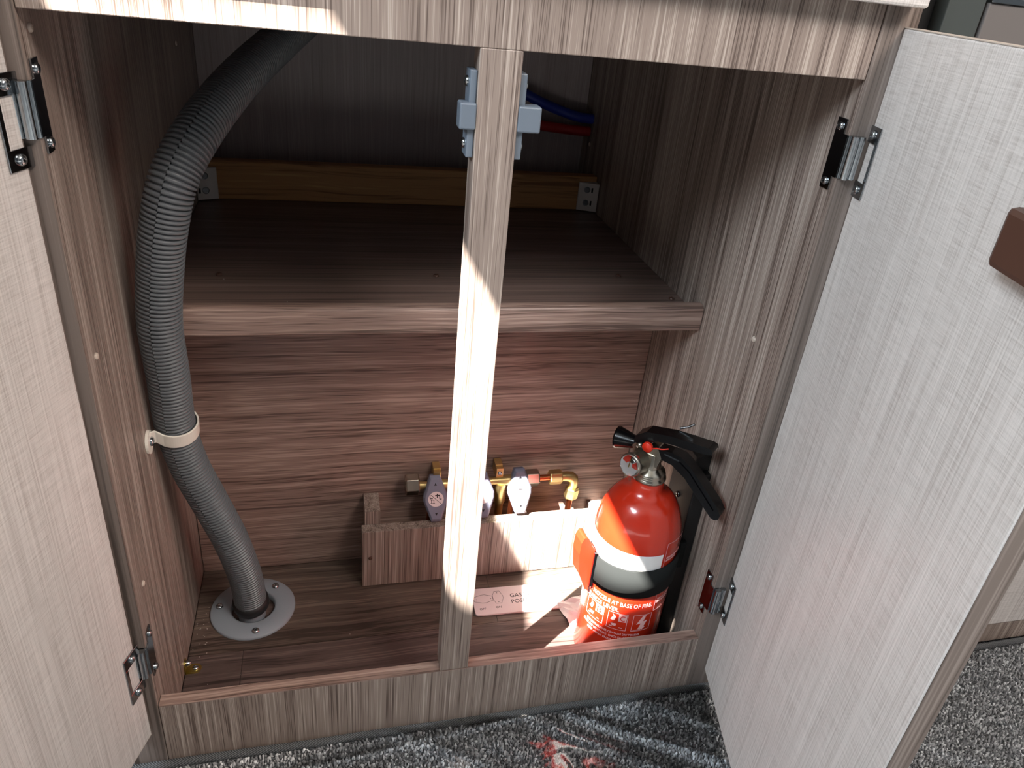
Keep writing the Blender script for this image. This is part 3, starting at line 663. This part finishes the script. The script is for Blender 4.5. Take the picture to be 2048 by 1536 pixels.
# upper operating lever and lower carrying handle
up = [(-.0210, .3050), (-.0215, .2965), (-.0150, .2968), (-.0040, .3030), (.0040, .3085), (.0190, .3114), (.0350, .3130), (.0575, .3165), (.0615, .3190), (.0600, .3228), (.0560, .3240), (.0170, .3205), (-.0100, .3140)]
obj('squeeze_lever', MB().prism(up, -.0085, .0080, HF), 'black', ext, bevel=.0018, seg=3, label='glossy black upper lever')
lo = [(-.0030, .2985), (-.0030, .2895), (.0100, .2885), (.0235, .2875), (.0398, .2785), (.0610, .2590), (.0750, .2465), (.0795, .2450), (.0835, .2480), (.0840, .2540), (.0790, .2615), (.0510, .2870), (.0390, .2965), (.0320, .3005), (.0200, .3010)]
obj('carry_handle', MB().prism(lo, -.0078, .0068, HF), 'black', ext, bevel=.0018, seg=3, label='glossy black lower handle')
rib = [(.0120, .2930), (.0270, .2918), (.0420, .2840), (.0620, .2655), (.0745, .2540), (.0765, .2560), (.0630, .2690), (.0430, .2880), (.0300, .2955), (.0130, .2965)]
obj('handle_rib', MB().prism(rib, .0066, .0080, HF), 'black', ext, bevel=.0006)
obj('safety_pin', MB().tube([hp(-.0045, .2990, -.020), hp(-.0045, .2990, .0115)], .0014, 10), 'zinc', ext)
obj('pin_button', MB().lathe(hp(-.0045, .2990, .0085), NV, [(.0054, 0), (.0057, .001), (.0057, .0032), (.0050, .0040), (.0001, .0048)], 28), 'red_plastic', ext, label='round red seal button')
obj('pivot_screw', MB().lathe(hp(-.0140, .2955, .0068), NV, [(.0034, 0), (.0036, .001), (.0030, .0032), (.0001, .0038)], 18), 'nickel', ext)
obj('seal_tie', MB().tube(catmull([hp(.001, .2995, .0110), hp(.006, .3030, .012), hp(.011, .3035, .0110), hp(.017, .3055, .0085)], .002), .0007, 6), 'red_plastic', ext, label='thin red plastic tie')
obj('pull_ring', MB().tube([hp(.018, .322, -.0105), hp(.0255, .3260, -.0125), hp(.0310, .3310, -.014)], .0013, 8), 'zinc', ext)
# ------------------------------------------------------------------ wall bracket with strap and red buckle
wb = thing('wall_bracket', 'black wall bracket with a rubber strap and red buckle round the extinguisher', 'bracket', (W, .085, FL))
m = MB(); m.box(.5430, W-.0004, .0585, .112, .004, .262); m.box(.5415, W-.0004, .066, .108, .262, .282)
obj('back_plate', m, 'matte_black', wb, bevel=.0012)
screw((.5430, .088, .215), (-1, 0, 0), wb, 'dark_steel', .0036)
def strap_mb():
    m = MB(); vs = []; n = 60
    a0, a1 = 186, 352
    for k in range(n+1):
        f = k/n; a = math.radians(a0+(a1-a0)*f); dz = .011*f
        for r_, z in ((ER+.0009, .126+dz), (ER+.0034, .126+dz), (ER+.0034, .1635+dz), (ER+.0009, .1635+dz)):
            vs.append((EX+r_*math.cos(a), EY+r_*math.sin(a), z))
    e = [(.5505, .0735, z) for z in ()]
    L = n+1; fs = [(i*4+q, i*4+(q+1) % 4, (i+1)*4+(q+1) % 4, (i+1)*4+q) for i in range(L-1) for q in range(4)]
    fs += [(3, 2, 1, 0), tuple((L-1)*4+q for q in range(4))]
    return m.add(vs, fs, True)
obj('strap', strap_mb(), 'strap', wb, label='dusty black rubber strap')
m = MB()
vs = []
obj('strap_anchor', MB().box(.5385, .5478, .0520, .0584, .137, .174), 'strap', wb, bevel=.001)
# buckle: faceted wedge on the left of the strap
def buckle():
    fr = frame((EX-ER-.0045, EY-.004, 0), (-1, -.12, 0), (0, 0, 1))      # local x outward, y up, z = forward/back
    side = [(0, .112), (.004, .114), (.0150, .140), (.0185, .168), (.0180, .184), (.0150, .191), (.0105, .190), (.003, .176), (0, .172)]
    return MB().prism(side, -.0085, .0085, fr)
obj('buckle', buckle(), 'red_plastic', wb, bevel=.0016, label='red plastic quick-release buckle')
obj('buckle_slot', MB().box(EX-ER-.0040, EX-ER-.0006, EY-.0155, EY-.0130, .120, .168), 'black', wb)

# ------------------------------------------------------------------ neighbouring fridge and cupboard on the right
fr_ = thing('fridge', 'black and smoked grey fridge front beside the right end of the cupboard', 'fridge', (.75, .05, 0))
fb = lambda n, x0, x1, y0, y1, z0, z1, mt, bev=.001, **k: board(n, x0, x1, y0, y1, z0, z1, mt, bev, fr_, **k)
fb('case', .5915, .9160, .030, .60, .055, 1.2, 'void')
fb('frame_strip', .5925, .6075, .010, .0298, .06, 1.2, 'void', label='glossy black gap strip')
fb('frame_strip', .6085, .6405, -.002, .0298, .06, 1.2, 'fridge_strip', label='charcoal vertical trim')
fb('door_panel', .6440, .914, -.002, .0298, .06, .7318, 'fridge_grey')
fb('trim_strip', .6440, .914, -.0035, .0298, .7320, .7365, 'zinc', .0006, label='bright metal trim')
fb('upper_panel', .6440, .914, .001, .0298, .7370, 1.2, 'black')
sc_ = thing('side_cupboard', 'white linen-finish cupboard front at the lower right, above a wood plinth', 'cupboard', (1.2, .0, 0))
board('carcass', .918, 1.75, .016, .5, .0338, 1.0, 'wood_z', .001, sc_)
board('door', .922, 1.75, -.001, .0155, .0345, 1.0, 'linen', .0015, sc_)
m = MB(); hx_, hr = .9700, .0075
pts_ = [(.592, .0012), (hx_-hr, .0012)]+[(hx_-hr*math.cos(a*math.pi/10), .0105+.0085*math.sin(a*math.pi/10)) for a in range(11)]+[(hx_+hr, .0012), (1.75, .0012), (1.75, .0332), (.592, .0332)]
m.prism(pts_, -.0145, -.0005, Matrix(((1, 0, 0, 0), (0, 0, -1, 0), (0, 1, 0, 0), (0, 0, 0, 1))))
obj('plinth', m, 'wood_z', sc_, label='low wood-grain plinth')
obj('drain_hole', MB().box(hx_-.012, hx_+.012, .0147, .0155, .0012, .024), 'void', sc_, label='black arched opening')

# ------------------------------------------------------------------ carpet with pile, binding, and clear film
cp = thing('carpet', 'grey cut-pile carpet in front of the cupboard, bound along its edge', 'carpet', (.4, -.4, 0))
obj('backing', MB().box(-1.5, 1.8, -2.1, -.0008, -.0224, -.0050), 'carpet', cp)
def pile():
    sp = .0027; xs = np.arange(-.17, 1.16, sp); ys = np.arange(-.36, -.011, sp)
    X, Y = np.meshgrid(xs, ys); X = X.ravel()+rng.uniform(-1, 1, X.size)*sp*.42; Y = Y.ravel()+rng.uniform(-1, 1, Y.size)*sp*.42
    Y = np.minimum(Y, -.0105); n = X.size; hgt = rng.uniform(-.0022, .0006, n); r_ = rng.uniform(.0008, .0014, n)
    lx = rng.normal(0, .0009, n); ly = rng.normal(0, .0009, n); ph = rng.uniform(0, 6.28, n)
    k = 5; V = np.zeros((n, 2*k+1, 3)); A = ph[:, None]+np.arange(k)[None]*2*np.pi/k
    V[:, :k, 0] = X[:, None]+.8*r_[:, None]*np.cos(A); V[:, :k, 1] = Y[:, None]+.8*r_[:, None]*np.sin(A); V[:, :k, 2] = -.0052
    el = rng.uniform(.6, 1.5, n)[:, None]
    V[:, k:2*k, 0] = (X+lx)[:, None]+r_[:, None]*np.cos(A)*el; V[:, k:2*k, 1] = (Y+ly)[:, None]+r_[:, None]*np.sin(A); V[:, k:2*k, 2] = (hgt-.0008)[:, None]
    V[:, 2*k] = np.stack([X+lx*1.2, Y+ly*1.2, hgt], 1)
    V = V.reshape(-1, 3); base_ = (np.arange(n)*(2*k+1))[:, None, None]
    q = np.array([[i, (i+1) % k, k+(i+1) % k] for i in range(k)]+[[i, k+(i+1) % k, k+i] for i in range(k)]+[[k+i, k+(i+1) % k, 2*k] for i in range(k)])
    F = (base_+q[None]).reshape(-1, 3)
    me = bpy.data.meshes.new('pile'); me.vertices.add(len(V)); V[:, 0] -= .4; V[:, 1] += .4; me.vertices.foreach_set('co', V.ravel().astype(np.float32))
    me.loops.add(F.size); me.polygons.add(len(F)); me.loops.foreach_set('vertex_index', F.ravel().astype(np.int32))
    me.polygons.foreach_set('loop_start', (np.arange(len(F))*3).astype(np.int32)); me.update(calc_edges=True)
    me.polygons.foreach_set('use_smooth', np.ones(len(F), bool))
    tone = np.clip(rng.normal(.5, .28, n), 0, 1).astype(np.float32); at_ = me.attributes.new('tone', 'FLOAT', 'POINT'); at_.data.foreach_set('value', np.repeat(tone, 2*k+1))
    me.materials.append(M['pile']); o = bpy.data.objects.new('pile', me); COL.objects.link(o); o.parent = cp; o['kind'] = 'stuff'; return o
pile()
m = MB(); P_ = []
for i in range(121):
    x = -.17+1.35*i/120
    P_.append((x, -.0050+.0004*math.sin(x*37), -.0012))
m.tube(P_, .0040, 12)
obj('binding', m, 'binding', cp)
def film():
    nx, ny = 480, 180; m = MB(); vs = []
    for j in range(ny+1):
        for i in range(nx+1):
            x = -.12+1.32*i/nx; y0 = -.0105-.004*math.sin(x*19)-.003*math.sin(x*53+1)
            if x < .2: y0 -= (.2-x)*.14
            y = y0-.36*j/ny
            z = .0058+.0009*math.sin(x*31+y*44)+.0008*math.sin(x*12-y*61+2)
            c1 = math.exp(-((-x+.20)*.10+(y+.030))**2/.000008)*.0024         # long crease along the cupboard
            c2 = math.exp(-(((x-.46)*.55+(y+.05))**2)/.00004)*.004 if x > .4 else 0
            c3 = math.exp(-((x-.475)**2)/.0006-((y+.012)**2)/.0002)*.010
            c4 = abs(math.sin(x*23+y*35))**12*.0016
            vs.append((x, y, z+c1+c2+c3+c4))
    m.add(vs, [(j*(nx+1)+i, j*(nx+1)+i+1, (j+1)*(nx+1)+i+1, (j+1)*(nx+1)+i) for j in range(ny) for i in range(nx)], True)
    return m
fo = obj('plastic_film', film(), 'film'); fo['label'] = 'clear wrinkled protective plastic film lying over the grey carpet'; fo['category'] = 'film'

# ------------------------------------------------------------------ sawdust specks
m = MB()
spots = [(.0942, .2396, SH)]+[(random.uniform(.01, .28), random.uniform(.03, .14), FL) for _ in range(16)]+[(random.uniform(.003, .02), random.uniform(.12, .2), FL) for _ in range(22)]+[(random.uniform(.05, .5), random.uniform(.18, .35), SH) for _ in range(3)]
for x, y, z in spots:
    r = random.uniform(.0003, .0007); a = random.uniform(0, 6.28); e_ = random.uniform(1, 2)
    P4 = [(x+r*e_*math.cos(a+k*2.1), y+r*math.sin(a+k*2.1), z+.0002) for k in range(3)]+[(x, y, z+.0002+r)]
    m.add(P4, [(0, 2, 1), (0, 1, 3), (1, 2, 3), (2, 0, 3)])
o = obj('sawdust', m, 'white_block'); o['kind'] = 'stuff'; o['label'] = 'scattered pale sawdust specks on the cupboard floor and shelf'; o['category'] = 'debris'
